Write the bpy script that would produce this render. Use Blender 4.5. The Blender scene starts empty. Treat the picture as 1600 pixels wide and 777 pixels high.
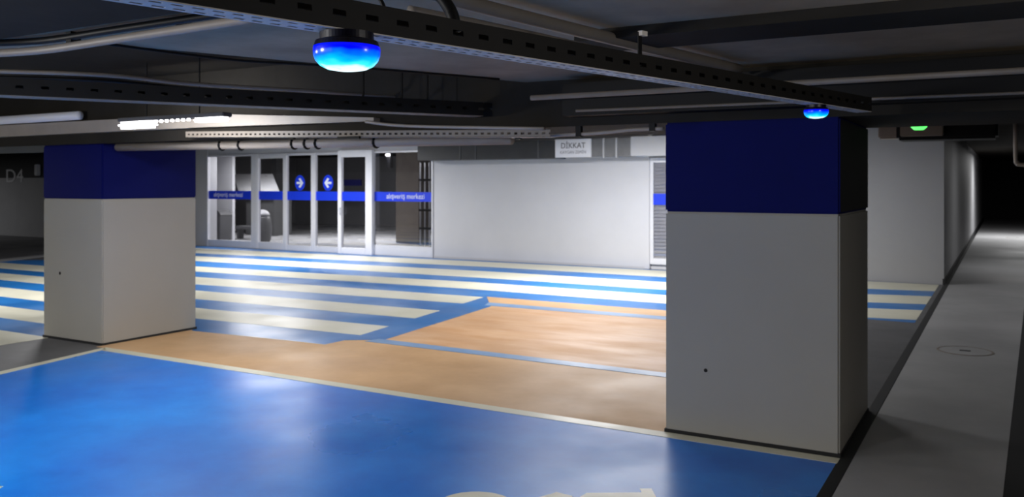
import bpy, bmesh, math, random
from mathutils import Vector, Matrix
random.seed(7)
C = bpy.context.scene.collection

# ------------------------------------------------------------------ camera
F_PX, HOR, EYE = 1345.0, 286.0, 1.70
YAW = math.atan(770/1345)
SN, CS = math.sin(YAW), math.cos(YAW)
cd = bpy.data.cameras.new('camera'); cam = bpy.data.objects.new('camera', cd); C.objects.link(cam)
cam.location = (0, 0, EYE)
cam.rotation_euler = (math.pi/2, 0, YAW)
cd.sensor_width = 36.0
cd.lens = 36.0*F_PX/1600
cd.shift_y = -(388.5-HOR)/1600
cd.clip_start = .05; cd.clip_end = 200
cd.dof.use_dof = True; cd.dof.focus_distance = 2.5; cd.dof.aperture_fstop = 6.0
bpy.context.scene.camera = cam
vs = bpy.context.scene.view_settings
vs.view_transform = 'Standard'; vs.look = 'None'; vs.gamma = 1; vs.use_curve_mapping = False
vs.exposure = 0.0
w = bpy.data.worlds.new('world'); bpy.context.scene.world = w
w.use_nodes = True
w.node_tree.nodes['Background'].inputs[0].default_value = (.8, .85, 1, 1)
w.node_tree.nodes['Background'].inputs[1].default_value = .01

# ------------------------------------------------------------------ lights
def area(name, loc, sx, sy, power, col=(1, 1, 1), rot=(0, 0, 0), spread=math.pi):
    l = bpy.data.lights.new(name, 'AREA'); l.shape = 'RECTANGLE'; l.size = sx; l.size_y = sy
    l.energy = power; l.color = col; l.spread = spread
    o = bpy.data.objects.new(name, l); C.objects.link(o); o.location = loc; o.rotation_euler = rot
    return o
P = dict(crossing_a=290, crossing_b=200, front=50, fore_a=225, fore_b=45, lobby=260, lobby_b=60, corr_a=26, corr_b=150)
area('tube_or_fill', (-5.5, 12.9, 2.68), 2.4, .25, P['crossing_a'], (1, .99, 1))
area('tube_or_fill', (-13.4, 13.3, 2.64), 1.9, .25, P['crossing_b'], (1, .99, 1))
area('tube_or_fill', (-6.27, 4.93, 2.212), 1.2, .08, P['front'], (1, .99, 1))
area('tube_or_fill', (-4.9, 2.0, 2.36), 1.2, .2, P['fore_a'], (1, .99, 1), spread=math.radians(150))  # unseen light added off-frame to brighten the blue floor
area('tube_or_fill', (-8.5, -.5, 2.40), 1.6, .2, P['fore_b'], (1, .99, 1))  # unseen light added off-frame for the left foreground
area('tube_or_fill', (-16.6, 20.0, 2.65), 3, .5, P['lobby'])
area('tube_or_fill', (-18.2, 16.95, 2.55), 1.2, .3, P['lobby_b'])  # unseen fill, placed to light the front of the left lobby column
area('tube_or_fill', (-20.5, 19.2, 2.60), 1.0, .3, 60)  # unseen fill added to brighten the kiosk panel
area('tube_or_fill', (-12.8, 17.2, 2.60), 1.0, .3, 14)  # unseen fill added for the front of the right lobby column
area('tube_or_fill', (1.2, 19.5, 2.60), 1.2, .2, P['corr_a'])
area('tube_or_fill', (-13.5, 4.9, 2.3), 1.2, .1, 90)  # unseen light added in line with the lit fitting, brightens left stripes
area('tube_or_fill', (-30, 12.5, 2.6), 1.5, .2, 60)  # unseen fill added to lift the far left wall
def add_point_fill(loc, power, r=.08):  # unseen point fills, added to lift the ceiling and the walkway
    l = bpy.data.lights.new('point_fill', 'POINT'); l.energy = power; l.shadow_soft_size = r; l.color = (1, .985, .96)
    o = bpy.data.objects.new('point_fill', l); C.objects.link(o); o.location = loc
add_point_fill((-3.2, .3, 2.0), 95)
add_point_fill((-6.9, 1.0, 2.0), 125)
add_point_fill((1.2, 2.6, 2.0), 42)
area('tube_or_fill', (-6.27, 4.99, 2.27), 1.2, .05, 9, rot=(math.radians(80), 0, 0))
area('rear_fill', (-7.5, -4.8, 1.35), 9, 1.9, 60, (1, .99, .97), rot=(math.radians(90), 0, 0))  # added fill behind the camera, neutralises the ceiling; no known opening
area('tube_or_fill', (-4.5, 8.3, 2.70), 1.2, .2, 45, (1, .99, 1))  # unseen light added behind the beam to brighten the tan floor
area('tube_or_fill', (-12.5, 8.3, 2.70), 1.2, .2, 110, (1, .99, 1))  # unseen light added behind the beam to brighten the left stripes
area('tube_or_fill', (.8, 31, 2.60), 1.5, .3, P['corr_b'])

# ------------------------------------------------------------------ geometry helpers
def at(x, y, z):
    """point at height z seen along a sight line"""
    d = (z-EYE)*F_PX/(HOR-y); r = (x-800)/F_PX*d
    return Vector((-SN*d+CS*r, CS*d+SN*r, z))
def atY(x, y, Y):
    k = (x-800)/F_PX; d = Y/(CS+SN*k)
    return Vector((-SN*d+CS*k*d, Y, EYE+(HOR-y)/F_PX*d))
def atd(x, y, d):
    r = (x-800)/F_PX*d
    return Vector((-SN*d+CS*r, CS*d+SN*r, EYE+(HOR-y)*d/F_PX))
WL = {}
def empty(name, loc):
    o = bpy.data.objects.new(name, None); C.objects.link(o); o.location = loc
    o.empty_display_size = .1; WL[o] = Vector(loc); return o
def thing(name, label, cat, loc, group=None):
    o = empty(name, loc); o['label'] = label; o['category'] = cat
    if group: o['group'] = group
    return o
def tag(o, label, cat, group=None):
    o['label'] = label; o['category'] = cat
    if group: o['group'] = group
    return o
def obj(name, bm, mats, parent=None, smooth=False, label=None, origin=None):
    """bm is in world coordinates"""
    me = bpy.data.meshes.new(name)
    base = WL[parent] if parent is not None else Vector(origin or (0, 0, 0))
    bmesh.ops.translate(bm, verts=bm.verts, vec=-base)
    bmesh.ops.recalc_face_normals(bm, faces=bm.faces)
    bm.to_mesh(me); bm.free()
    if not isinstance(mats, (list, tuple)): mats = [mats]
    for m in mats: me.materials.append(m)
    if smooth:
        for p in me.polygons: p.use_smooth = True
    o = bpy.data.objects.new(name, me); C.objects.link(o)
    if parent is not None: o.parent = parent
    else: o.location = base
    WL[o] = base
    if label: o['label'] = label
    return o
def struct(name, bm, mats, parent=None, smooth=False):
    o = obj(name, bm, mats, parent, smooth)
    if parent is None: o['kind'] = 'structure'
    return o
def BM(): return bmesh.new()
def box(bm, x0, x1, y0, y1, z0, z1, bev=0, mi=0):
    vs_ = [bm.verts.new(p) for p in ((x0,y0,z0),(x1,y0,z0),(x1,y1,z0),(x0,y1,z0),(x0,y0,z1),(x1,y0,z1),(x1,y1,z1),(x0,y1,z1))]
    fs = [bm.faces.new([vs_[i] for i in f]) for f in ((0,3,2,1),(4,5,6,7),(0,1,5,4),(1,2,6,5),(2,3,7,6),(3,0,4,7))]
    for f in fs: f.material_index = mi
    if bev: bmesh.ops.bevel(bm, geom=list({e for f in fs for e in f.edges}), offset=bev, segments=2, affect='EDGES')
    return bm
def obox(bm, p, u, v, n, lu, lv, ln):
    """box from corner p along unit axes u,v,n"""
    q = [p+u*a*lu+v*b*lv+n*c*ln for c in (0,1) for b in (0,1) for a in (0,1)]
    V = [bm.verts.new(k) for k in q]
    for f in ((0,1,3,2),(4,6,7,5),(0,4,5,1),(1,5,7,3),(3,7,6,2),(2,6,4,0)): bm.faces.new([V[i] for i in f])
def prism(bm, pts, z0, z1, mi=0):
    a = [bm.verts.new((p[0], p[1], z0)) for p in pts]; b = [bm.verts.new((p[0], p[1], z1)) for p in pts]
    n = len(pts); fs = [bm.faces.new(b), bm.faces.new(a[::-1])]
    for i in range(n): fs.append(bm.faces.new((a[i], a[(i+1) % n], b[(i+1) % n], b[i])))
    for f in fs: f.material_index = mi
def tube(bm, pts, r, seg=12, cap=True):
    pts = [Vector(p) for p in pts]; rings = []
    for i, p in enumerate(pts):
        t = (pts[min(i+1, len(pts)-1)]-pts[max(i-1, 0)]).normalized()
        up = Vector((0, 0, 1)) if abs(t.z) < .9 else Vector((1, 0, 0))
        u = t.cross(up).normalized(); v = t.cross(u).normalized()
        rings.append([bm.verts.new(p+(u*math.cos(k*2*math.pi/seg)+v*math.sin(k*2*math.pi/seg))*r) for k in range(seg)])
    for a, b in zip(rings, rings[1:]):
        for k in range(seg): bm.faces.new((a[k], a[(k+1) % seg], b[(k+1) % seg], b[k]))
    if cap: bm.faces.new(rings[0][::-1]); bm.faces.new(rings[-1])
def smoothpts(pts, n=6):
    pts = [Vector(p) for p in pts]; out = []
    for i in range(len(pts)-1):
        p0 = pts[max(i-1, 0)]; p1 = pts[i]; p2 = pts[i+1]; p3 = pts[min(i+2, len(pts)-1)]
        for k in range(n):
            t = k/n
            out.append(.5*((2*p1)+(p2-p0)*t+(2*p0-5*p1+4*p2-p3)*t*t+(3*p1-p0-3*p2+p3)*t**3))
    out.append(pts[-1]); return out
def lathe(bm, c, prof, seg=40, mis=None):
    rings = [[bm.verts.new((c[0]+r*math.cos(2*math.pi*k/seg), c[1]+r*math.sin(2*math.pi*k/seg), c[2]+z)) for k in range(seg)] for r, z in prof]
    for j, (a, b) in enumerate(zip(rings, rings[1:])):
        for k in range(seg): bm.faces.new((a[k], a[(k+1) % seg], b[(k+1) % seg], b[k]))
    bm.faces.new(rings[0]); bm.faces.new(rings[-1][::-1])
def text_bm(s, size, loc, rot, align='CENTER', depth=.002, sx=1.0):
    cu = bpy.data.curves.new('t', 'FONT'); cu.body = s; cu.size = size; cu.align_x = align; cu.align_y = 'CENTER'; cu.extrude = depth
    o = bpy.data.objects.new('t', cu); C.objects.link(o)
    bpy.context.view_layer.update()
    me = bpy.data.meshes.new_from_object(o.evaluated_get(bpy.context.evaluated_depsgraph_get()))
    bm = BM(); bm.from_mesh(me)
    bmesh.ops.transform(bm, matrix=Matrix.Translation(loc) @ Matrix.Rotation(rot[2], 4, 'Z') @ Matrix.Rotation(rot[0], 4, 'X') @ Matrix.Diagonal((sx, 1, 1, 1)), verts=bm.verts)
    bpy.data.objects.remove(o); bpy.data.curves.remove(cu); bpy.data.meshes.remove(me)
    return bm

# ------------------------------------------------------------------ materials
def mat(name, col, rough=.6, var=.0, scale=4, metal=0, bump=0, col2=None, rvar=0, spec=.5, bscale=40, stretch=None):
    m = bpy.data.materials.new(name); m.use_nodes = True; nt = m.node_tree; N = nt.nodes; L = nt.links
    b = N['Principled BSDF']
    b.inputs['Roughness'].default_value = rough; b.inputs['Metallic'].default_value = metal
    b.inputs['Specular IOR Level'].default_value = spec
    c1 = (*col, 1)
    b.inputs['Base Color'].default_value = c1
    tc = N.new('ShaderNodeTexCoord'); mp = N.new('ShaderNodeMapping'); L.new(tc.outputs['Object'], mp.inputs[0])
    if stretch: mp.inputs['Scale'].default_value = stretch
    if var or col2 or rvar:
        n = N.new('ShaderNodeTexNoise'); n.inputs['Scale'].default_value = scale; n.inputs['Detail'].default_value = 7; n.inputs['Roughness'].default_value = .62
        L.new(mp.outputs[0], n.inputs['Vector'])
        r = N.new('ShaderNodeValToRGB'); r.color_ramp.elements[0].position = .22; r.color_ramp.elements[1].position = .80
        r.color_ramp.elements[0].color = (*[c*(1-var) for c in col], 1)
        r.color_ramp.elements[1].color = (*(col2 or [min(1, c*(1+var)) for c in col]), 1)
        L.new(n.outputs['Fac'], r.inputs[0]); L.new(r.outputs[0], b.inputs['Base Color'])
        if rvar:
            n2 = N.new('ShaderNodeTexNoise'); n2.inputs['Scale'].default_value = scale*.6; n2.inputs['Detail'].default_value = 5
            L.new(mp.outputs[0], n2.inputs['Vector'])
            mr = N.new('ShaderNodeMapRange'); mr.inputs[1].default_value = .35; mr.inputs[2].default_value = .65
            mr.inputs[3].default_value = max(.03, rough-rvar); mr.inputs[4].default_value = rough+rvar
            L.new(n2.outputs['Fac'], mr.inputs[0]); L.new(mr.outputs[0], b.inputs['Roughness'])
    if bump:
        n3 = N.new('ShaderNodeTexNoise'); n3.inputs['Scale'].default_value = bscale; n3.inputs['Detail'].default_value = 4
        L.new(mp.outputs[0], n3.inputs['Vector'])
        bp = N.new('ShaderNodeBump'); bp.inputs['Strength'].default_value = bump; bp.inputs['Distance'].default_value = .01
        L.new(n3.outputs['Fac'], bp.inputs['Height']); L.new(bp.outputs[0], b.inputs['Normal'])
    return m
def emit(name, col, s):
    m = bpy.data.materials.new(name); m.use_nodes = True
    b = m.node_tree.nodes['Principled BSDF']; b.inputs['Base Color'].default_value = (*[min(1, c) for c in col], 1)
    b.inputs['Emission Color'].default_value = (*col, 1); b.inputs['Emission Strength'].default_value = s
    return m
def glassmat(name, refl=.08):
    m = bpy.data.materials.new(name); m.use_nodes = True; nt = m.node_tree; N = nt.nodes; N.clear()
    o = N.new('ShaderNodeOutputMaterial'); t = N.new('ShaderNodeBsdfTransparent'); g = N.new('ShaderNodeBsdfGlossy'); mx = N.new('ShaderNodeMixShader')
    t.inputs[0].default_value = (.88, .88, .9, 1); g.inputs['Roughness'].default_value = .03
    mx.inputs[0].default_value = refl; nt.links.new(t.outputs[0], mx.inputs[1]); nt.links.new(g.outputs[0], mx.inputs[2]); nt.links.new(mx.outputs[0], o.inputs[0])
    return m
M = dict(
 concrete=mat('worn grey floor', (.105, .105, .11), .55, .3, 1.2, rvar=.1, bump=.05),
 blue=mat('blue floor paint', (.004, .15, .86), .35, .3, .8, col2=(.014, .32, .98), rvar=.13, spec=.42, bump=.02, bscale=6),
 stripeblue=mat('blue crossing paint', (.012, .15, .5), .38, .2, 1.3, col2=(.02, .22, .6), rvar=.1, bump=.02),
 cream=mat('cream floor paint', (.72, .70, .56), .4, .08, 2, rvar=.1, bump=.03),
 tan=mat('tan floor paint', (.60, .34, .15), .5, .14, 1.1, col2=(.80, .52, .28), rvar=.12, spec=.3, bump=.03, bscale=8),
 tanworn=mat('pinkish tan floor paint', (.62, .30, .11), .5, .05, 2.2, col2=(.80, .53, .32), rvar=.12, spec=.3, bump=.03, stretch=(.6, 1.6, 1)),
 paleblue=mat('worn pale blue line paint', (.18, .36, .66), .42, .2, 3, col2=(.3, .45, .7), rvar=.1),
 strip=mat('pale concrete walkway', (.38, .38, .385), .6, .22, .8, rvar=.1, bump=.05),
 black=mat('black joint', (.012, .012, .013), .7),
 asphalt=mat('dark asphalt', (.012, .012, .013), .8),
 wall=mat('white painted wall', (.62, .62, .65), .6, .05, 1, bump=.02),
 walldim=mat('grey painted wall', (.30, .30, .31), .7, .1, 1, bump=.03),
 wallblack=mat('black painted band', (.012, .012, .013), .7),
 pillar=mat('light grey pillar paint', (.40, .385, .345), .62, .05, 1.1, bump=.05, bscale=14),
 band=mat('dark blue pillar paint', (.0012, .004, .10), .7, .15, 1.1, spec=.15, bump=.03, bscale=14),
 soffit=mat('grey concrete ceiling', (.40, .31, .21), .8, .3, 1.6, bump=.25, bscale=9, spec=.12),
 slab=mat('concrete ceiling with shade in colour', (.022, .019, .015), .85, .3, 1.6, bump=.3, bscale=9, spec=.12),  # shade of the unlit recesses put into the base colour
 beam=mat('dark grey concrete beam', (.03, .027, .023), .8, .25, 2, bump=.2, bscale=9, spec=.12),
 galv=mat('galvanised steel', (.78, .72, .66), .5, .1, 6),
 darkmetal=mat('dark metal', (.017, .0155, .014), .6, .15, 6, spec=.2),
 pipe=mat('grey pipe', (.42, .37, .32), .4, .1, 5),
 pipedim=mat('dull grey pipe', (.24, .205, .17), .5, .15, 5),
 rubber=mat('black rubber', (.007, .007, .008), .5, spec=.2),
 alu=mat('pale aluminium', (.80, .80, .84), .35, .04, 4, metal=.15),
 white=mat('white enamel', (.86, .86, .9), .4),
 glass=glassmat('clear glass'),
 sticker=mat('blue sticker', (.012, .05, .75), .4),
 text=mat('white lettering', (.8, .84, .95), .5),
 ink=mat('dark lettering', (.09, .09, .10), .5),
 binm=mat('grey bin plastic', (.10, .10, .105), .5),
 pale=mat('pale plastic', (.55, .55, .57), .5),
 lobbyfloor=mat('grey lobby floor', (.5, .5, .51), .28, .15, 1, rvar=.08),
 lobbydark=mat('dark lobby wall', (.09, .09, .092), .7, .2, 1),
 bluehouse=mat('dark blue lamp housing', (.002, .002, .012), .35),
 led=emit('lit white diffuser', (1, .99, 1), 5),
 green=emit('lit green lens', (.12, 1, .16), 1.6),
)
def beaconmat(name, k=1.0):
    """lit lens, its led board faces down, so the lens is strongest at the bottom"""
    m = bpy.data.materials.new(name); m.use_nodes = True; nt = m.node_tree; N = nt.nodes; L = nt.links
    b = N['Principled BSDF']; b.inputs['Base Color'].default_value = (0, .02, .3, 1); b.inputs['Roughness'].default_value = .2
    tc = N.new('ShaderNodeTexCoord'); sp = N.new('ShaderNodeSeparateXYZ'); L.new(tc.outputs['Generated'], sp.inputs[0])
    nz = N.new('ShaderNodeTexNoise'); nz.inputs['Scale'].default_value = 2.2; L.new(tc.outputs['Generated'], nz.inputs['Vector'])
    ma = N.new('ShaderNodeMath'); ma.operation = 'MULTIPLY_ADD'; ma.inputs[1].default_value = .5; L.new(nz.outputs['Fac'], ma.inputs[0]); L.new(sp.outputs['Z'], ma.inputs[2])
    r = N.new('ShaderNodeValToRGB'); e = r.color_ramp.elements
    e[0].position = .30; e[0].color = (.75, 1, 1, 1)
    e[1].position = 1.0; e[1].color = (0, .0, .75, 1)
    for p, c in ((.42, (.05, .9, 1, 1)), (.58, (0, .52, 1, 1)), (.8, (0, .16, 1, 1))):
        n = e.new(p); n.color = c
    L.new(ma.outputs[0], r.inputs[0]); L.new(r.outputs[0], b.inputs['Emission Color']); b.inputs['Emission Strength'].default_value = 1.25*k
    return m
M['beacon'] = beaconmat('lit blue lens')

# ------------------------------------------------------------------ floor with its paint
WX0, WX1 = -44, 5
fm = ['concrete', 'stripeblue', 'cream', 'tan', 'blue', 'paleblue', 'strip', 'black', 'asphalt', 'tanworn']
FI = {n: i for i, n in enumerate(fm)}
bm = BM()
box(bm, WX0, WX1, -5, 46, -.3, 0, mi=0)
def sheet(pts, m, lvl): prism(bm, [(p[0], p[1]) for p in pts], -.01, .0012*lvl, FI[m])
g = lambda x, y: at(x, y, 0)
# crossing: blue ground
sheet([(-21, 9.6), (-17.5, 11.9), (-19.2, 16.0), (-.95, 16.0), (-.95, 11.5), (-2.6, 11.55), (-3.0, 10.97), (-6.7, 10.95), (-6.13, 10.11), (-5.82, 7.42),
       (-5.78, 7.20), (-6.12, 7.17), (-6.2, 6.86), (-6.72, 6.84), (-8.1, 6.74), (-9.1, 6.74), (-9.1, 5.72), (-9.15, 5.1), (-11, 4.6), (-24, 4.6)], 'stripeblue', 1)
def stripe(top, bot): sheet(list(top)+list(bot)[::-1], 'cream', 2)
stripe([(-19.3, 15.35), (-17, 15.4), (-9, 15.82), (-.95, 15.98)], [(-19.3, 14.15), (-17, 14.26), (-9, 14.86), (-2, 14.80), (-.95, 15.0)])
stripe([(-18.6, 13.55), (-16.3, 13.69), (-8.5, 14.1), (-2, 14.05), (-.95, 14.30)], [(-18.4, 12.65), (-16, 12.8), (-8, 13.1), (-2, 13.06), (-.95, 13.33)])
stripe([(-17.8, 11.9), (-13.9, 12.01), (-7.9, 12.46), (-2, 12.43), (-.95, 12.68)], [(-17.3, 11.15), (-13.6, 11.3), (-7.5, 11.62), (-2, 11.56), (-.95, 11.74)])
stripe([(-20, 10.45), (-12.3, 10.67), (-6.70, 10.89)], [(-21, 9.75), (-12, 9.86), (-6.56, 10.18)])
stripe([(-22, 9.25), (-10.7, 9.32), (-6.49, 9.46)], [(-22, 8.66), (-10.5, 8.62), (-6.38, 8.76)])
stripe([(-22, 8.04), (-9.3, 8.02), (-6.31, 8.12)], [(-22, 7.34), (-9.1, 7.38), (-6.23, 7.49)])
stripe([(-22, 6.82), (-9.1, 6.81)], [(-22, 6.21), (-9.1, 6.21)])
stripe([(-22, 5.68), (-9.1, 5.68)], [(-22, 4.62), (-10.9, 4.62), (-9.12, 5.1)])
# tan walking area and bay
sheet([(-8.17, 5.60), (-2.02, 5.60), (-2.02, 6.9), (-2.4, 10.97), (-6.70, 10.95), (-6.13, 10.11), (-5.82, 7.42), (-6.18, 7.17), (-6.2, 6.87), (-6.72, 6.85), (-8.1, 6.75), (-8.15, 6.8)], 'tan', 2)
sheet([(-5.84, 7.40), (-2.4, 7.32), (-2.5, 10.3), (-6.1, 10.2)], 'tanworn', 3)
sheet([(-6.18, 7.16), (-6.72, 10.96), (-6.13, 10.12), (-5.82, 7.40)], 'stripeblue', 4)
sheet([(-5.95, 7.22), (-2.1, 7.18), (-2.1, 7.34), (-5.9, 7.40)], 'paleblue', 5)
sheet([(-6.25, 10.16), (-2.4, 10.22), (-2.4, 10.46), (-6.35, 10.42)], 'paleblue', 5)
# foreground bay
sheet([(-7.98, 5.56), (-.88, 5.56), (-.88, -5), (-6.0, -5), (-7.2, 2)], 'blue', 2)
sheet([(-8.05, 5.62), (-.88, 5.60), (-.88, 5.49), (-7.93, 5.50)], 'cream', 4)
sheet([(-8.05, 5.60), (-7.95, 5.56), (-7.72, 4.38), (-7.1, 1.8), (-5.9, -5), (-6.0, -5), (-7.2, 1.8), (-7.83, 4.38)], 'cream', 4)
# lettering on the bay (only its tops reach into the picture)
def ring(cx, cy, ro, ri, a0=0, a1=360, n=28):
    A = [math.radians(a0+(a1-a0)*i/n) for i in range(n+1)]
    for a, b in zip(A, A[1:]):
        sheet([(cx+ro*math.cos(a), cy+ro*math.sin(a)), (cx+ro*math.cos(b), cy+ro*math.sin(b)), (cx+ri*math.cos(b), cy+ri*math.sin(b)), (cx+ri*math.cos(a), cy+ri*math.sin(a))], 'cream', 4)
p = g(765, 772); ring(p.x+.03, p.y-.2, .21, .12)
p = g(871, 772); sheet([(p.x-.01, p.y+.01), (p.x+.09, p.y-.0), (p.x+.3, p.y-.6), (p.x+.18, p.y-.6), (p.x+.04, p.y-.12), (p.x-.16, p.y-.6), (p.x-.26, p.y-.6)], 'cream', 4)
a, b = g(905, 772), g(1021, 771); u = (b-a).normalized(); v = Vector((-u.y, u.x, 0))
def rel(s, t): q = a+u*s+v*t; return (q.x, q.y)
Lb = (b-a).length
sheet([rel(.04, 0), rel(Lb, 0), rel(Lb, -.10), rel(-.03, -.10)], 'cream', 4)
sheet([rel(Lb-.065, .06), rel(Lb, .06), rel(Lb, 0), rel(Lb-.065, 0)], 'cream', 4)
sheet([rel(Lb*.5-.05, -.10), rel(Lb*.5+.05, -.10), rel(Lb*.5+.05, -.7), rel(Lb*.5-.05, -.7)], 'cream', 4)
p = g(0, 763); sheet([(p.x-.2, p.y-.1), (p.x, p.y+.02), (p.x+.02, p.y-.02), (p.x-.1, p.y-.2)], 'cream', 4)
# walkway on the right, joint beside it
sheet([(-.885, -5), (-.815, -5), (-.815, 46), (-.885, 46)], 'black', 3)
sheet([(-.81, -5), (-.06, -5), (-.02, 5), (.24, 14), (.6, 22), (1.5, 28), (1.5, 46), (-.81, 46)], 'strip', 2)
sheet([(-.06, -5), (5, -5), (5, 26), (1.5, 26), (.6, 22), (.24, 14), (-.02, 5)], 'asphalt', 1)
# pale line far left, dark floor round it
sheet([g(-60, 417), g(-60, 412), g(80, 397), g(80, 400)], 'strip', 3)
struct('floor', bm, [M[n] for n in fm])

# ------------------------------------------------------------------ shell
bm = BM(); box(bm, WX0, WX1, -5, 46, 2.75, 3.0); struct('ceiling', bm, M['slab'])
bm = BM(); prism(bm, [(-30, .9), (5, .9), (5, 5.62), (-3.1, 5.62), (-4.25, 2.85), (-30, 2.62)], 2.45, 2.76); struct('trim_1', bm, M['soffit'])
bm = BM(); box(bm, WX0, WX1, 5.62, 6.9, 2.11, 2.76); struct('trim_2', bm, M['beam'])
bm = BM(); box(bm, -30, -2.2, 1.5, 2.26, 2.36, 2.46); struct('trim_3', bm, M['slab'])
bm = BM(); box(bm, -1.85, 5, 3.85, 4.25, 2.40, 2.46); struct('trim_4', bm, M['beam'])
bm = BM(); box(bm, WX0, WX1, -5.2, -5, 0, 2.75); struct('wall_behind_camera', bm, M['walldim'])
bm = BM(); box(bm, WX1, WX1+.2, -5, 46, 0, 2.75); struct('wall_right', bm, M['wallblack'])
bm = BM(); box(bm, WX0-.2, WX0, -5, 46, 0, 2.75); struct('wall_left', bm, M['walldim'])
bm = BM(); box(bm, WX0, WX1, 46, 46.2, 0, 2.75); struct('wall_far', bm, M['wallblack'])
YB = 16.05
X = lambda px, Y=YB: atY(px, 286, Y).x
# white wall between glazing and the small window, with a plinth
xw0, xw1 = X(678), X(1008)
bm = BM(); box(bm, xw0, xw1, YB, YB+.3, 0, 2.75, mi=0); box(bm, xw0, xw1, YB-.012, YB, 0, .05, mi=1)
struct('wall_back', bm, [M['wall'], M['pale']])
# corridor block: face and long side
xr = X(1475)
bm = BM(); box(bm, -4.7, xr, YB, YB+.3, 0, 2.75); box(bm, xr-.3, xr, YB+.3, 46, 0, 2.75)
struct('wall_corridor', bm, [mat('light grey painted wall', (.36, .36, .37), .6, .05, 1, bump=.02)])
bm = BM(); box(bm, xr-.02, xr+.02, YB-.02, 46, 0, .1); struct('baseboard_corridor', bm, M['black'])
# dark wall far left with the bay code
bm = BM(); box(bm, WX0, X(303)-.0, YB, YB+.3, 0, 1.86, mi=0); box(bm, WX0, X(303), YB-.004, YB+.3, 1.86, 2.75, mi=1)
wl = struct('wall_back_left', bm, [M['walldim'], M['wallblack']])
pc = atY(23, 276, YB)
obj('bay_code', text_bm('D4', .60, (pc.x, YB-.012, pc.z), (math.pi/2, 0, 0), sx=1.35), M['pale'], wl, label='pale grey bay code reading D4')
for px_, nm in ((62, 'a'),):
    q = atY(px_, 262, YB); 
    t = BM(); box(t, q.x-.1, q.x+.06, YB-.12, YB-.004, q.z-.25, q.z+.1, .02)
    tag(obj('junction_box', t, M['pale'], origin=(q.x, YB-.06, q.z)), 'small pale box on the dark wall right of the D4 code', 'box')
# jamb, header over glazing
bm = BM(); box(bm, X(303), X(325), YB-.02, YB+.3, 0, 2.75); struct('trim_5', bm, M['pale'])
bm = BM(); box(bm, X(325), xw0, YB, YB+.3, 2.45, 2.75); struct('trim_6', bm, M['wall'])

# ------------------------------------------------------------------ glazed front
ZT = 2.45
def pane_unit(name, px0, px1, y, zb, zt, fw, fwb, top, frame_mat, band=True, text=False, arrow=0, wleft=None, wright=None):
    x0, x1 = X(px0, y), X(px1, y)
    root = empty(name, ((x0+x1)/2, y, 0)); root['kind'] = 'structure'
    f = BM()
    wl_, wr_ = (wleft or fw), (wright or fw)
    box(f, x0, x0+wl_, y-.05, y+.05, 0, zt, .006); box(f, x1-wr_, x1, y-.05, y+.05, 0, zt, .006)
    box(f, x0+wl_, x1-wr_, y-.045, y+.045, zt-top, zt, .006); box(f, x0+wl_, x1-wr_, y-.045, y+.045, 0, zb, .006)
    obj('window_frame' if name.startswith('window') else 'door_frame', f, frame_mat, root)
    gbm = BM(); box(gbm, x0+wl_, x1-wr_, y-.006, y+.006, zb, zt-top); obj('pane', gbm, M['glass'], root)
    if band:
        s = BM(); box(s, x0+wl_, x1-wr_, y-.012, y-.007, 1.27, 1.49)
        sb = obj('sticker_band', s, M['sticker'], root, label='blue sticker band across the glass')
        if text:
            cx = X(text, y)
            obj('lettering', text_bm('alışveriş merkezi', .17, (cx, y-.016, 1.385), (math.pi/2, 0, 0), sx=.93), M['text'], sb, label='white lettering')
    if arrow:
        cx = X(480-11 if arrow > 0 else 513, y); cz = 1.70
        s = BM()
        ring_ = [s.verts.new((cx+.165*math.cos(a*math.pi/16), y-.011, cz+.195*math.sin(a*math.pi/16))) for a in range(32)]
        fc = s.faces.new(ring_); e = bmesh.ops.extrude_face_region(s, geom=[fc]); bmesh.ops.translate(s, verts=[v for v in e['geom'] if isinstance(v, bmesh.types.BMVert)], vec=(0, .004, 0))
        d = obj('arrow_sticker', s, M['sticker'], root, label='round blue sticker')
        sg = 1 if arrow > 0 else -1
        ar = BM()
        pts = [(.11, 0), (.0, .13), (-.03, .085), (.025, .03), (-.11, .03), (-.11, -.03), (.025, -.03), (-.03, -.085), (.0, -.13)]
        pts = [(-.11, .028), (.02, .028), (-.045, .10), (.015, .125), (.12, 0), (.015, -.125), (-.045, -.10), (.02, -.028), (-.11, -.028)]
        va = [ar.verts.new((cx+sg*a_, y-.014, cz+b_)) for a_, b_ in pts]
        fc = ar.faces.new(va); e = bmesh.ops.extrude_face_region(ar, geom=[fc]); bmesh.ops.translate(ar, verts=[v for v in e['geom'] if isinstance(v, bmesh.types.BMVert)], vec=(0, .002, 0))
        obj('arrow', ar, M['text'], d, label='white arrow pointing '+('right' if sg > 0 else 'left'))
    return root
pane_unit('window_1', 325, 403, YB+.02, .18, ZT, .04, .04, .05, M['alu'], text=357, wright=.20)
pane_unit('window_2', 403, 447, YB+.02, .18, ZT, .05, .04, .12, M['alu'], wright=.06)
pane_unit('door_1', 444, 491, YB, .14, ZT, .10, .05, .06, M['alu'], arrow=1, wleft=.12, wright=.07)
pane_unit('door_2', 491, 533, YB, .14, ZT, .07, .05, .06, M['alu'], arrow=-1)
d3 = pane_unit('door_3', 530, 583, YB-.08, .15, ZT+.03, .09, .05, .16, M['white'], wleft=.10, wright=.20)
h = BM(); hx = X(534.5, YB-.1); tube(h, [(hx, YB-.20, .93), (hx, YB-.20, 1.12)], .014, 10); tube(h, [(hx, YB-.20, .96), (hx, YB-.13, .96)], .01, 8); tube(h, [(hx, YB-.20, 1.09), (hx, YB-.13, 1.09)], .01, 8)
obj('door_handle', h, M['alu'], d3)
pane_unit('window_3', 583, 678, YB+.02, .24, ZT, .04, .05, .04, M['alu'], text=634)
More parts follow.
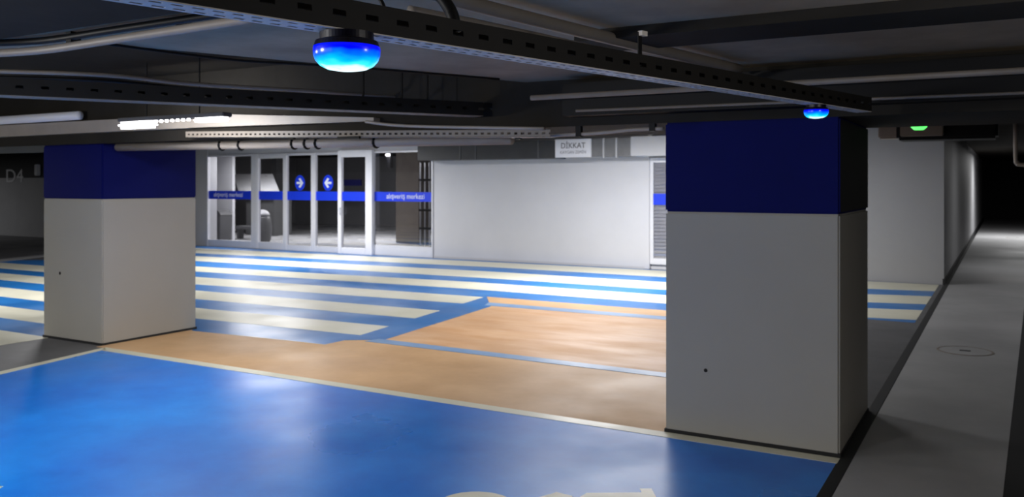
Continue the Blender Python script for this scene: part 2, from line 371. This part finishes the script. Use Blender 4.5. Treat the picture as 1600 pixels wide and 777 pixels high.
# small window beside the white wall
x0 = X(1008); bm = BM(); box(bm, x0, x0+.10, YB-.03, YB+.3, 0, 2.75, .008); struct('trim_7', bm, M['wall'])
w4 = empty('window_4', (x0+.6, YB, 0)); w4['kind'] = 'structure'
f = BM(); box(f, x0+.10, x0+.17, YB-.0, YB+.06, .1, 2.2, .006); box(f, x0+.17, x0+1.1, YB, YB+.06, .1, .22, .006); box(f, x0+.17, x0+1.1, YB, YB+.06, 2.1, 2.2, .006); box(f, x0+1.02, x0+1.1, YB, YB+.06, .22, 2.1, .006)
obj('window_frame', f, M['alu'], w4)
s = BM(); box(s, x0+.17, x0+1.02, YB-.004, YB+.002, 1.27, 1.49); obj('sticker_band', s, M['sticker'], w4, label='blue sticker band across the glass')
f = BM(); box(f, x0+.17, x0+1.02, YB+.004, YB+.012, .22, 2.1); obj('pane', f, M['glass'], w4)
f = BM()
for i in range(26): box(f, x0+.17, x0+1.02, YB+.03, YB+.05, .26+i*.07, .29+i*.07)
obj('blind', f, M['pale'], w4, label='pale horizontal louvres')
bm = BM(); box(bm, x0+.1, -4.7, YB+.06, YB+.3, 0, 2.75); struct('trim_8', bm, M['wall'])

# ------------------------------------------------------------------ lobby behind the glass
bm = BM(); box(bm, -26, xw0+.6, YB+.3, 27, .0, .006); struct('floor_lobby', bm, M['lobbyfloor'])
bm = BM(); box(bm, -26, xw0+.6, 27, 27.2, 0, 2.75); struct('wall_lobby_far', bm, M['walldim'])
bm = BM(); box(bm, xw0+.5, xw0+.7, YB+.3, 27, 0, 2.75); struct('wall_lobby_right', bm, M['walldim'])
bm = BM(); box(bm, -26.2, -26, YB+.3, 27, 0, 2.75); struct('wall_lobby_left', bm, M['walldim'])
bm = BM(); box(bm, X(318, 17.6), X(363, 17.6), 17.6, 17.7, 0, 2.75); tag(obj('column', bm, M['wall'], origin=(X(340, 17.6), 17.8, 0)), 'white column behind the leftmost pane, behind the grey bin', 'column')
bm = BM(); box(bm, X(618, 19.5), X(655, 19.5), 19.5, 20.0, 0, 2.75, .02); tag(obj('column', bm, M['pipedim'], origin=(X(636, 19.5), 19.7, 0)), 'pale column behind the widest pane, right of the bright door frame', 'column')
# litter bin
bx, by = X(342, 17.0), 17.0
t = thing('litter_bin', 'dark grey litter bin standing behind the leftmost glass pane', 'bin', (bx, by, .006))
b = BM(); 
for (z0, z1, w0, w1) in ((.006, .80, .27, .30),):
    V = [b.verts.new((bx+sx*ww, by+sy*ww*.8, z)) for z, ww in ((z0, w0), (z1, w1)) for sx, sy in ((-1, -1), (1, -1), (1, 1), (-1, 1))]
    for f_ in ((0, 3, 2, 1), (4, 5, 6, 7), (0, 1, 5, 4), (1, 2, 6, 5), (2, 3, 7, 6), (3, 0, 4, 7)): b.faces.new([V[i] for i in f_])
bmesh.ops.bevel(b, geom=b.edges[:], offset=.02, segments=2, affect='EDGES')
obj('body', b, M['binm'], t)
b = BM(); 
for i in range(9):
    a0, a1 = math.pi*i/9, math.pi*(i+1)/9
    prof = [(-.31*math.cos(a0), .80+.15*math.sin(a0)), (-.31*math.cos(a1), .80+.15*math.sin(a1))]
    V = [b.verts.new(p_) for p_ in ((bx+prof[0][0], by-.21, prof[0][1]), (bx+prof[1][0], by-.21, prof[1][1]), (bx+prof[1][0], by+.21, prof[1][1]), (bx+prof[0][0], by+.21, prof[0][1]), (bx+prof[0][0], by-.21, .80), (bx+prof[1][0], by-.21, .80))]
    b.faces.new(V[:4]); b.faces.new((V[0], V[1], V[5], V[4])) if (V[0].co-V[4].co).length > 1e-4 and (V[1].co-V[5].co).length > 1e-4 else None
bmesh.ops.remove_doubles(b, verts=b.verts, dist=1e-4)
obj('lid', b, M['binm'], t)
b = BM(); box(b, bx-.02, bx+.16, by-.225, by-.205, .80, .90, .01); obj('flap', b, M['pale'], t, label='pale flap')
# sloped-roof kiosk
kx0, kx1, ky = X(372, 20), X(428, 20), 20.0
t = thing('kiosk', 'dark kiosk with a pale sloping roof panel in the lobby, left of the doors', 'kiosk', ((kx0+kx1)/2, ky, .006))
b = BM(); box(b, kx0+.25, kx1-.1, ky+.1, ky+.9, .006, 1.3, .02); obj('body', b, M['lobbydark'], t)
b = BM()
q = [tuple(atY(374, 302, ky-.05)), tuple(atY(438, 303, ky-.05)), tuple(atY(426, 272, ky+.95)), tuple(atY(364, 272, ky+.95))]
kx0, kx1 = q[3][0]+.1, q[2][0]-.1
Va = [b.verts.new(p_) for p_ in q]; Vb = [b.verts.new((p_[0], p_[1], p_[2]-.06)) for p_ in q]
b.faces.new(Va); b.faces.new(Vb[::-1])
for i in range(4): b.faces.new((Va[i], Va[(i+1) % 4], Vb[(i+1) % 4], Vb[i]))
obj('sloping_panel', b, M['pale'], t)
b = BM(); 
b.free()
for xx in (kx0+.02, kx1-.1):
    b = BM(); box(b, xx, xx+.05, ky+.82, ky+.87, 1.3, 1.94); obj('support', b, M['lobbydark'], t)
# low pale platform / bench in front of the kiosk
b = BM(); box(b, X(364, 18.4), X(398, 18.4), 18.4, 18.8, .30, .40, .02); box(b, X(366, 18.4), X(369, 18.4), 18.5, 18.7, .006, .30); box(b, X(393, 18.4), X(396, 18.4), 18.5, 18.7, .006, .30)
tag(obj('bench', b, M['binm'], origin=(X(381, 18.4), 18.6, .006)), 'low dark bench behind the leftmost pane, right of the bin', 'bench')
# round dark bin with pale rim
cx, cy = X(411, 17.6), 17.6
t = thing('round_bin', 'dark rounded bin with a pale domed cap behind the second pane', 'bin', (cx, cy, .006))
b = BM(); lathe(b, (cx, cy, .006), [(.15, 0), (.22, .1), (.25, .4), (.22, .68), (.17, .78)], 28); obj('body', b, M['binm'], t, smooth=True)
b = BM(); lathe(b, (cx, cy, .786), [(.19, 0), (.18, .05), (.12, .12), (.04, .16)], 28); obj('cap', b, M['pale'], t, smooth=True)
# rods / rack at the right end
t = thing('rack', 'slim metal rack of upright rods behind the glass beside the white wall', 'rack', (X(664, 17.4), 17.4, .006))
for px_ in (657, 664, 671):
    b = BM(); xx = X(px_, 17.4); tube(b, [(xx, 17.4, .006), (xx, 17.4, 2.2)], .02, 8); obj('upright', b, M['pale'], t)
for z_ in (.55, 1.0, 1.75):
    b = BM(); box(b, X(655, 17.4), X(674, 17.4), 17.37, 17.6, z_, z_+.05); obj('shelf', b, M['darkmetal'], t)
# hanging spotlight with its post
t = thing('spotlight', 'small bright spotlight on a grey drop post seen through the widest pane', 'lamp', (X(610, 18.5), 18.5, 2.75))
b = BM(); xx = X(609, 18.5); box(b, xx-.06, xx+.06, 18.45, 18.57, 2.1, 2.75, .01); obj('post', b, M['binm'], t)
b = BM(); lathe(b, (xx+.03, 18.38, 2.42), [(.05, 0), (.07, .03), (.05, .07)], 16); obj('lens', b, M['led'], t)
b = BM(); xa = X(548, 24); box(b, xa-.3, xa+.55, 23.9, 23.96, 1.60, 1.82); tag(obj('wall_sign', b, mat('deep blue sign', (.01, .01, .12), .5), origin=(xa, 23.9, 1.7)), 'faint dark blue sign board deep in the lobby behind the bright door', 'sign')
b = BM(); xa = X(428, 22); box(b, xa-.12, xa+.12, 22, 22.3, 0.006, 2.75); tag(obj('lobby_post', b, M['binm'], origin=(xa, 22.1, 0)), 'grey post in the dark lobby left of the doors', 'post')

# ------------------------------------------------------------------ pillars
def pillar(x0, x1, y0, y1, zb, label, scuffs, darkened_side=False):
    t = thing('pillar', label, 'pillar', ((x0+x1)/2, (y0+y1)/2, 0), None)
    b = BM(); box(b, x0, x1, y0, y1, 0, zb, .012); obj('shaft', b, M['pillar'], t, label='light grey painted lower part')
    b = BM(); box(b, x0-.002, x1+.002, y0-.002, y1+.002, zb, 2.11, .012)
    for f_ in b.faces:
        if darkened_side and f_.calc_center_median().x > x1: f_.material_index = 1  # same blue paint; darkness of this side put into its colour
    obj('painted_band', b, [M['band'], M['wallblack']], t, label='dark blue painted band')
    b = BM(); box(b, x0-.006, x1+.006, y0-.006, y1+.006, 0, .025); obj('base_joint', b, M['black'], t, label='thin black joint at the foot')
    for (sx, sz, r) in scuffs:
        s = BM(); lathe(s, (0, 0, 0), [(r, 0), (r*.8, .002)], 14)
        bmesh.ops.transform(s, matrix=Matrix.Translation((sx, y0-.0005, sz)) @ Matrix.Rotation(math.pi/2, 4, 'X'), verts=s.verts)
        obj('scuff', s, M['darkmetal'], t)
    return t
pillar(-9.20, -8.17, 5.67, 6.87, 1.53, 'square pillar left of the glass doors, grey with dark blue top, under the lit ceiling tube', [(-8.9, .72, .018)])
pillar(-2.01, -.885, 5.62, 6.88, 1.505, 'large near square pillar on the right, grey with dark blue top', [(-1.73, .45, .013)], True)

# ------------------------------------------------------------------ perforated trays
def perf(bm, o, u, v, n, L, wd, th, rows, pitch, slot, sh, off=0.0):
    """perforated plate: corner o, along u (length L), across v (width wd), thickness th along n"""
    rh = wd/rows; rib = (rh-sh)/2
    for r in range(rows):
        base = o+v*(r*rh)
        obox(bm, base, u, v, n, L, rib, th); obox(bm, base+v*(rib+sh), u, v, n, L, rib, th)
        s = -((off+(r % 2)*.5) % 1)*pitch
        while s < L:
            a = max(s, 0); e = min(s+pitch-slot, L)
            if e > a: obox(bm, base+u*a+v*rib, u, v, n, e-a, sh, th)
            s += pitch
def tray(name, label, p, q, width, height, z, side_rows, pitch, slot, sh, bpitch, bslot, bsh, mside, mbot, group=None, toward=1, n=1):
    p = Vector((p[0], p[1], z)); q = Vector((q[0], q[1], z)); u = (q-p).normalized(); L = (q-p).length
    v = Vector((u.y, -u.x, 0))*toward   # toward the viewer's side
    t = thing(name, label, 'cable tray', (p+q)/2, group)
    b = BM(); perf(b, p+Vector((0, 0, .003)), u, Vector((0, 0, 1)), v*-1, L, height, .003, side_rows, pitch, slot, sh); obj('side_rail', b, mside, t, label='dark slotted side rail')
    b = BM(); perf(b, p-v*width+Vector((0, 0, .003)), u, Vector((0, 0, 1)), v, L, height, .003, side_rows, pitch, slot, sh); obj('side_rail', b, mside, t)
    b = BM(); perf(b, p, u, v*-1, Vector((0, 0, 1)), L, width, .003, 2, bpitch, bslot, bsh); obj('base_plate', b, mbot, t, label='pale perforated base plate')
    return t, u, v
p0 = at(150, -14.5, 2.1); p1 = at(1362, 175, 2.1)
t1, u1, v1 = tray('cable_tray', 'nearest cable tray with slotted dark side, carrying both blue lamps', p0, p1, .085, .078, 2.1, 1, .105, .042, .016, .05, .03, .012, M['darkmetal'], M['galv'])
b = BM()
for i in range(3):
    o_ = Vector((0, 0, .02+.018*(i % 2)))-v1*(.025+.02*i); a_ = Vector((p0.x, p0.y, 2.1))+o_; b_ = Vector((p1.x, p1.y, 2.1))+o_
    k = BM(); tube(k, [a_, b_], .008, 8); tag(obj('cable', k, M['rubber'], origin=(a_+b_)/2), 'black cable lying in the nearest tray, '+('by its near slotted side', 'in the middle', 'by its far side')[i], 'cable', 'cables in the nearest tray')
b.free()
p2 = at(-90, 145, 2.2); p3 = at(755, 181.5, 2.2)
t2, u2, v2 = tray('cable_tray', 'long dark cable tray crossing the left half behind the blue lamp', p2, p3, .16, .10, 2.2, 1, .13, .04, .018, .09, .04, .015, M['darkmetal'], M['pipedim'])
# hangers of the trays
def rod(name, label, pts, r, m, group=None, extra=None):
    b = BM(); tube(b, pts, r, 8)
    mid = Vector(pts[0])
    return tag(obj(name, b, m, origin=mid), label, 'rod' if 'rod' in name else 'pipe', group)
for px_, nm in ((568, 'leftmost of the three'), (628, 'middle of the three'), (667, 'rightmost of the three, longest')):
    # walk along tray 2 until the sight line matches
    best = min((abs(((P_.x*CS+P_.y*SN)/(-P_.x*SN+P_.y*CS))*F_PX+800-px_), s_) for s_ in [i*.01 for i in range(600)] for P_ in [Vector((p2.x, p2.y, 0))+u2*s_-v2*.08])[1]
    P_ = Vector((p2.x, p2.y, 0))+u2*best-v2*.08
    rod('hanger_rod', 'thin black hanger rod of the left tray, '+nm, [(P_.x, P_.y, 2.203), (P_.x, P_.y, 2.752)], .008, M['rubber'], 'hanger rods of the left tray')
# hanger of the near tray (flat strap with a bolt)
ph = atd(999, 96, 3.28)
t = thing('tray_hanger', 'flat dark strap with a bolt hanging the near tray from the ceiling', 'bracket', (ph.x, ph.y, 2.452))
b = BM(); hq = Vector((ph.x, ph.y, 2.15)); obox(b, hq-u1*.012, u1, Vector((0, 0, 1)), v1, .024, .125, .004); obj('strap', b, M['rubber'], t)
b = BM(); obox(b, hq+Vector((0, 0, .11))-u1*.01, u1, Vector((0, 0, 1)), v1, .035, .018, .02); obj('bolt', b, M['galv'], t, label='grey bolt')

# black conduit looping down into the near tray
b = BM(); tube(b, smoothpts([atd(600, -60, 2.62), atd(660, -26, 2.62), atd(684, -10, 2.61), atd(700, 10, 2.60), atd(708, 28, 2.60), atd(711, 50, 2.60)], 8), .0195, 16)
tag(obj('conduit', b, M['rubber'], smooth=True, origin=atd(700, 10, 2.44)), 'thick black flexible conduit curving down into the near tray', 'conduit')
b = BM(); tube(b, smoothpts([atd(560, -40, 2.38), atd(580, -12, 2.38), atd(592, -4, 2.38), atd(600, 12, 2.38), atd(601, 26, 2.38)], 8), .006, 10)
tag(obj('conduit', b, M['rubber'], smooth=True, origin=atd(592, 2, 2.2)), 'thin black wire entering the near tray above the blue lamp', 'wire')

# ------------------------------------------------------------------ blue lamps
def beacon(px_, dia, label, mat_l, zb, grp):
    # under the near tray, on its centre line
    best = min((abs(((P_.x*CS+P_.y*SN)/(-P_.x*SN+P_.y*CS))*F_PX+800-px_), s_) for s_ in [i*.01 for i in range(480)] for P_ in [Vector((p0.x, p0.y, 0))+u1*s_-v1*.04])[1]
    P_ = Vector((p0.x, p0.y, 2.1))+u1*best-v1*.04
    R = dia/2
    t = thing('indicator_lamp', label, 'lamp', P_, grp)
    b = BM(); lathe(b, P_, [(R*.80, 0), (R*.80, -R*.22), (R*.93, -R*.26), (R*.98, -R*.42)], 48); obj('housing', b, M['bluehouse'], t)
    b = BM(); lathe(b, P_, [(R*.985, -R*.42), (R*1.0, -R*.50), (R*.99, -R*.68), (R*.93, -R*.84), (R*.80, -R*.98), (R*.60, -R*1.08), (R*.3, -R*1.13)], 48); obj('lens', b, mat_l, t, smooth=True, label='glowing blue lens')
    for k in range(4):
        a_ = k*math.pi/2+.6
        b = BM(); lathe(b, P_+Vector((R*.62*math.cos(a_), R*.62*math.sin(a_), 0)), [(.006, 0), (.006, -.003)], 8); obj('screw', b, M['darkmetal'], t)
    return P_
beacon(541, .178, 'large round glowing blue lamp under the near cable tray', M['beacon'], 0, 'blue indicator lamps')
beacon(1275, .122, 'small glowing blue lamp in front of the big right pillar', M['beacon'], 0, 'blue indicator lamps')
# green one
pg = atY(1436, 197, 8.6)
t = thing('indicator_lamp', 'small green glowing indicator lamp right of the big pillar, above the corridor', 'lamp', (pg.x, pg.y, pg.z))
b = BM(); tube(b, [(pg.x, pg.y, pg.z+.03), (pg.x, pg.y, 2.752)], .01, 8); obj('stem', b, M['rubber'], t)
b = BM(); lathe(b, (pg.x, pg.y, pg.z), [(.05, .05), (.07, .02)], 20); obj('housing', b, M['rubber'], t)
b = BM(); lathe(b, (pg.x, pg.y, pg.z), [(.072, .02), (.068, -.01), (.04, -.035)], 20); obj('lens', b, M['green'], t, smooth=True, label='glowing green lens')

# ------------------------------------------------------------------ lit tube fitting, front left
fx0, fx1, fy, fz = at(172, 190, 2.24).x, at(352, 182, 2.24).x, 4.93, 2.24
t = thing('ceiling_light', 'lit white tube fitting with bright ends and dotted middle, hanging near the left pillar', 'ceiling light', ((fx0+fx1)/2, fy, fz+.05))
b = BM(); box(b, fx0, fx1, fy-.05, fy+.05, fz+.0, fz+.035, .006); obj('housing', b, M['binm'], t)
b = BM(); box(b, fx0+.0, fx0+.44, fy-.06, fy+.05, fz-.062, fz-.001, .026); obj('diffuser', b, M['led'], t, label='bright left diffuser')
b = BM(); box(b, fx1-.36, fx1-.01, fy-.055, fy+.045, fz-.036, fz-.001, .016); obj('diffuser', b, M['led'], t)
for i in range(7):
    xx = fx0+.49+i*(fx1-.38-fx0-.49)/6.8
    b = BM(); box(b, xx, xx+.022, fy-.05, fy-.02, fz-.022, fz-.001, .005); obj('led_segment', b, M['led'], t)
for k in (.25, .75):
    xx = fx0+(fx1-fx0)*k
    b = BM(); tube(b, [(xx, fy, fz+.035), (xx, fy, 2.752)], .006, 8); obj('suspension_rod', b, M['rubber'], t)

# ------------------------------------------------------------------ pipes under the ceiling
def pipe(label, pts, r, m, brk=None, name='pipe', sm=True):
    t = thing(name, label, 'pipe', Vector(pts[0]))
    b = BM(); tube(b, smoothpts(pts, 5) if len(pts) > 2 else pts, r, 14); obj('run', b, m, t, smooth=True)
    for (q, dz) in (brk or []):
        b = BM(); q = Vector(q); box(b, q.x-.02, q.x+.02, q.y-r-.008, q.y+r+.008, q.z-r-.006, q.z+dz); obj('bracket', b, M['rubber'], t)
    return t
A = lambda x, y: at(x, y, 2.36)
pipe('pale grey pipe curving over the top left corner, below the ceiling', [A(-60, 86), A(60, 79), A(170, 63), A(270, 48), A(400, 28)], .020, M['pipedim'], [(at(115, 60, 2.42), .04), (at(287, 38, 2.42), .04)])
pipe('black pipe just behind the pale pipe at the top left', [at(-60, 68, 2.425), at(60, 64, 2.425), at(170, 48, 2.425), at(270, 33, 2.425), at(400, 14, 2.425)], .018, M['rubber'])
pipe('thin black tube standing in for the crack of the ceiling panel', [at(170, 69, 2.44), at(280, 84, 2.44), at(380, 95, 2.44), at(480, 101, 2.44), at(600, 109, 2.44), at(780, 124, 2.44)], .008, M['rubber'])  # added tube, draws the dark crack line; no cable there
pipe('thin pale pipe above the long left tray', [at(-60, 110, 2.40), at(160, 117, 2.40), at(300, 131, 2.40), at(480, 142, 2.40), at(560, 148, 2.40), at(700, 158, 2.40)], .014, M['pipedim'])
pipe('thin black pipe just under the thin pale pipe', [at(-60, 119, 2.35), at(160, 126, 2.35), at(300, 138, 2.35), at(480, 148, 2.35), at(700, 161, 2.35)], .010, M['rubber'])
B = lambda x, y: at(x, y, 2.40)
pipe('upper of two dull grey pipes above the near tray', [B(640, -22), B(760, 12), B(970, 64), B(1155, 108)], .030, M['pipedim'])
pipe('lower of two dull grey pipes above the near tray', [at(640, 16, 2.33), at(760, 40, 2.33), at(970, 86, 2.33), at(1150, 126, 2.33)], .018, M['pipedim'])
pipe('dull pale pipe along the dark beam in front of the big pillar', [(atY(830, 153, 5.25).x, 5.25, 2.29), (5, 5.25, 2.29)], .018, M['pipedim'])
pipe('lower thin pale pipe along the dark beam above the big pillar', [(atY(900, 172, 5.40).x, 5.40, 2.20), (4.9, 5.40, 2.16)], .009, M['pipedim'])
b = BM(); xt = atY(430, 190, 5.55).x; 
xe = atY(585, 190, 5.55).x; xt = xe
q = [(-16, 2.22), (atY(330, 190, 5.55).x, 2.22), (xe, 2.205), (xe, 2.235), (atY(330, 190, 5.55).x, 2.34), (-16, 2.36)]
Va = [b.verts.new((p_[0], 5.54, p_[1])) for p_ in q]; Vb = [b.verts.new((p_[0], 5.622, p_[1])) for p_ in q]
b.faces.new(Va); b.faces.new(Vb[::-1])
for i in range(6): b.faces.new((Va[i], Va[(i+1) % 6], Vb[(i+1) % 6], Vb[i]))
tag(obj('lamplit_beam_strip', b, M['pipe'], origin=(-10, 5.6, 2.24)), 'pale tapered strip imitating lamplight on the beam behind the lit tube fitting', 'painted light')  # lamp-lit beam face and its falloff, shaped as a pale strip
pipe('thin pale pipe along the beam, starting right of the lit tube fitting', [(xt-.05, 5.50, 2.20), atY(640, 197, 5.50), atY(850, 201, 5.50)], .012, M['pipe'])
b = BM(); box(b, -2.7, 4.9, 5.42, 5.60, 2.17, 2.40, .01); tag(obj('cable_duct', b, M['rubber'], origin=(1, 5.5, 2.17)), 'black cable duct along the beam above the big right pillar', 'duct')
pipe('grey conduit bending up towards the big pillar near the white sign', [atY(800, 214, 5.66), atY(900, 210, 5.66), atY(945, 207, 5.66), atY(985, 203, 5.66), atY(1036, 201, 5.66)], .013, M['pipe'], [(atY(810, 214, 5.66), .12), (atY(905, 210, 5.66), .1), (atY(1020, 201, 5.66), .06)])
# large pipe between the pillars with clamps
t = thing('pipe', 'thick pale pipe under the beam between the pillars, held by black clamps', 'pipe', (-5.6, 5.80, 2.06))
xa, xb = -8.1, atY(800, 220, 5.8).x
zP = lambda x: 2.075-.008*(x-xa)
b = BM(); tube(b, [(xa, 5.80, zP(xa)), (xb, 5.80, zP(xb))], .040, 24); obj('run', b, M['pipe'], t, smooth=True)
for px_ in (347, 377, 460, 480, 497, 588):
    xx = atY(px_, 220, 5.8).x; b = BM(); 
    arc = [(xx, 5.80+.043*math.cos(a_), zP(xx)+.043*math.sin(a_)) for a_ in [math.pi*.75+i*math.pi*1.1/12 for i in range(13)]]
    tube(b, arc, .013, 8); box(b, xx-.008, xx+.008, 5.79, 5.81, zP(xx)+.03, 2.112); obj('clamp', b, M['rubber'], t)
# perforated slim rail above it
q0, q1 = atY(290, 214, 5.52), atY(860, 206, 5.52)
q0.z = 2.185; q1.z = 2.085
u = (q1-q0).normalized()
t = thing('perforated_rail', 'slim perforated grey rail along the beam between the pillars', 'cable tray', (q0+q1)/2)
b = BM(); perf(b, q0-Vector((0, 0, .055)), u, Vector((0, 0, 1)), Vector((0, 1, 0)), (q1-q0).length, .055, .003, 1, .058, .028, .016); obj('face', b, M['pipedim'], t)
b = BM(); obox(b, q0-Vector((0, 0, .055)), u, Vector((0, 1, 0)), Vector((0, 0, 1)), (q1-q0).length, .09, .003); obj('flange', b, M['pipe'], t)
b = BM(); c0 = atY(528, 216, 5.5); box(b, c0.x, atY(562, 216, 5.5).x, 5.49, 5.515, c0.z-.012, c0.z+.012); obj('joint_plate', b, M['rubber'], t, label='small black joint plate')
pipe('thick pale pipe on the beam, brightly lit, left of the tube fitting', [(-16, 5.52, 2.40), (at(172, 184, 2.40).x, 5.52, 2.40)], .045, M['white'])

# ------------------------------------------------------------------ back wall duct and sign
yd = 15.55
t = thing('duct', 'long box duct above the white wall, dark at its left and pale at its right', 'duct', (X(850, yd), yd+.2, 2.2))
b = BM(); box(b, X(652, yd), X(868, yd), yd, YB-.01, 2.20, 2.56, .01); obj('dark_section', b, mat('dark duct metal', (.05, .05, .052), .5, .2, 3), t)
b = BM(); box(b, X(868, yd), X(985, yd), yd+.02, YB-.01, 2.22, 2.58, .01); obj('grey_section', b, mat('grey duct metal', (.2, .2, .205), .45, .2, 3), t)
b = BM(); box(b, X(985, yd), X(1045, yd), yd, YB-.01, 2.22, 2.60, .01); obj('pale_section', b, M['pale'], t)
for px_ in (718, 742, 840, 942, 962):
    b = BM(); xx = X(px_, yd); box(b, xx, xx+.03, yd-.012, yd+.02, 2.19, 2.58); obj('seam', b, M['binm'] if px_ < 900 else M['pale'], t)
ys = yd-.04
t = thing('notice_sign', 'white notice with dark lettering on the duct above the white wall', 'sign', (X(896, ys), ys, 2.2))
b = BM(); box(b, X(868, ys), X(924, ys), ys-.02, ys+.02, 2.21, 2.575, .004); obj('board', b, M['white'], t)
obj('lettering', text_bm('DİKKAT', .155, (X(896, ys), ys-.023, 2.44), (math.pi/2, 0, 0), sx=.93), M['ink'], t, label='dark lettering')
obj('lettering', text_bm('KAYGAN ZEMİN', .085, (X(896, ys), ys-.023, 2.31), (math.pi/2, 0, 0), sx=.9), mat('grey lettering', (.3, .3, .32), .5), t, label='smaller grey lettering')
b = BM(); pk = atY(1014, 212, yd); box(b, pk.x-.04, pk.x+.04, yd+.05, yd+.15, 2.60, 2.70, .01); tag(obj('detector', b, M['white'], origin=(pk.x, yd+.1, 2.6)), 'tiny white box on top of the duct by the big pillar', 'box')

# ------------------------------------------------------------------ corridor side
dx0, dx1 = atY(1400, 210, 11).x, atY(1560, 210, 11).x
t = thing('duct', 'black duct crossing high over the walkway, right of the green lamp', 'duct', ((dx0+dx1)/2, 11.2, 2.2))
b = BM(); box(b, dx0, dx1, 11, 11.5, 2.20, 2.45, .03); obj('body', b, M['rubber'], t)
for xx in (dx0+.2, dx1-.2):
    b = BM(); box(b, xx-.015, xx+.015, 11.2, 11.23, 2.45, 2.752); obj('hanger', b, M['rubber'], t)
b = BM(); box(b, atY(1545, 210, 11).x-.9, atY(1545, 210, 11).x-.45, 10.9, 10.999, 2.24, 2.38, .01); tag(obj('junction_box', b, M['pipedim'], origin=(0, 10.95, 2.24)), 'grey box on the front of the black duct', 'box')
b = BM(); box(b, atY(1372, 210, 12).x, atY(1404, 210, 12).x, 12, 12.3, 2.27, 2.752, .02); tag(obj('junction_box', b, M['pipedim'], origin=(-1.9, 12.1, 2.24)), 'grey box under the ceiling just right of the big pillar', 'box')
pp = atY(1587, 205, 11.4); pz = atY(1587, 258, 11.4).z
b = BM(); tube(b, smoothpts([(pp.x, 11.4, 2.752), (pp.x, 11.4, pz+.1), (pp.x+.02, 11.4, pz+.03), (pp.x+.1, 11.4, pz), (pp.x+.9, 11.4, pz)], 6), .022, 12)
tag(obj('pipe', b, M['pipe'], smooth=True, origin=(pp.x, 11.4, 2.75)), 'pale pipe dropping from the ceiling and bending right over the walkway', 'pipe')
# manhole cover in the walkway
def manhole(c, r, label):
    t = thing('manhole_cover', label, 'manhole cover', (c.x, c.y, .003), 'manhole covers in the walkway')
    b = BM(); lathe(b, (c.x, c.y, .0025), [(r, 0), (r, .003), (r*.93, .004), (r*.93, .001)], 40); obj('rim', b, M['pipedim'], t)
    b = BM(); lathe(b, (c.x, c.y, .0025), [(r*.91, 0), (r*.91, .0028)], 40); obj('lid', b, M['strip'], t)
    b = BM(); box(b, c.x-.05, c.x+.05, c.y-.03, c.y+.03, .0045, .007); obj('lifting_slot', b, M['black'], t)
manhole(at(1508, 549, 0), .26, 'round manhole cover in the walkway beside the big pillar')
manhole(at(1590, 372, 0), .32, 'far round manhole cover in the lit end of the walkway')
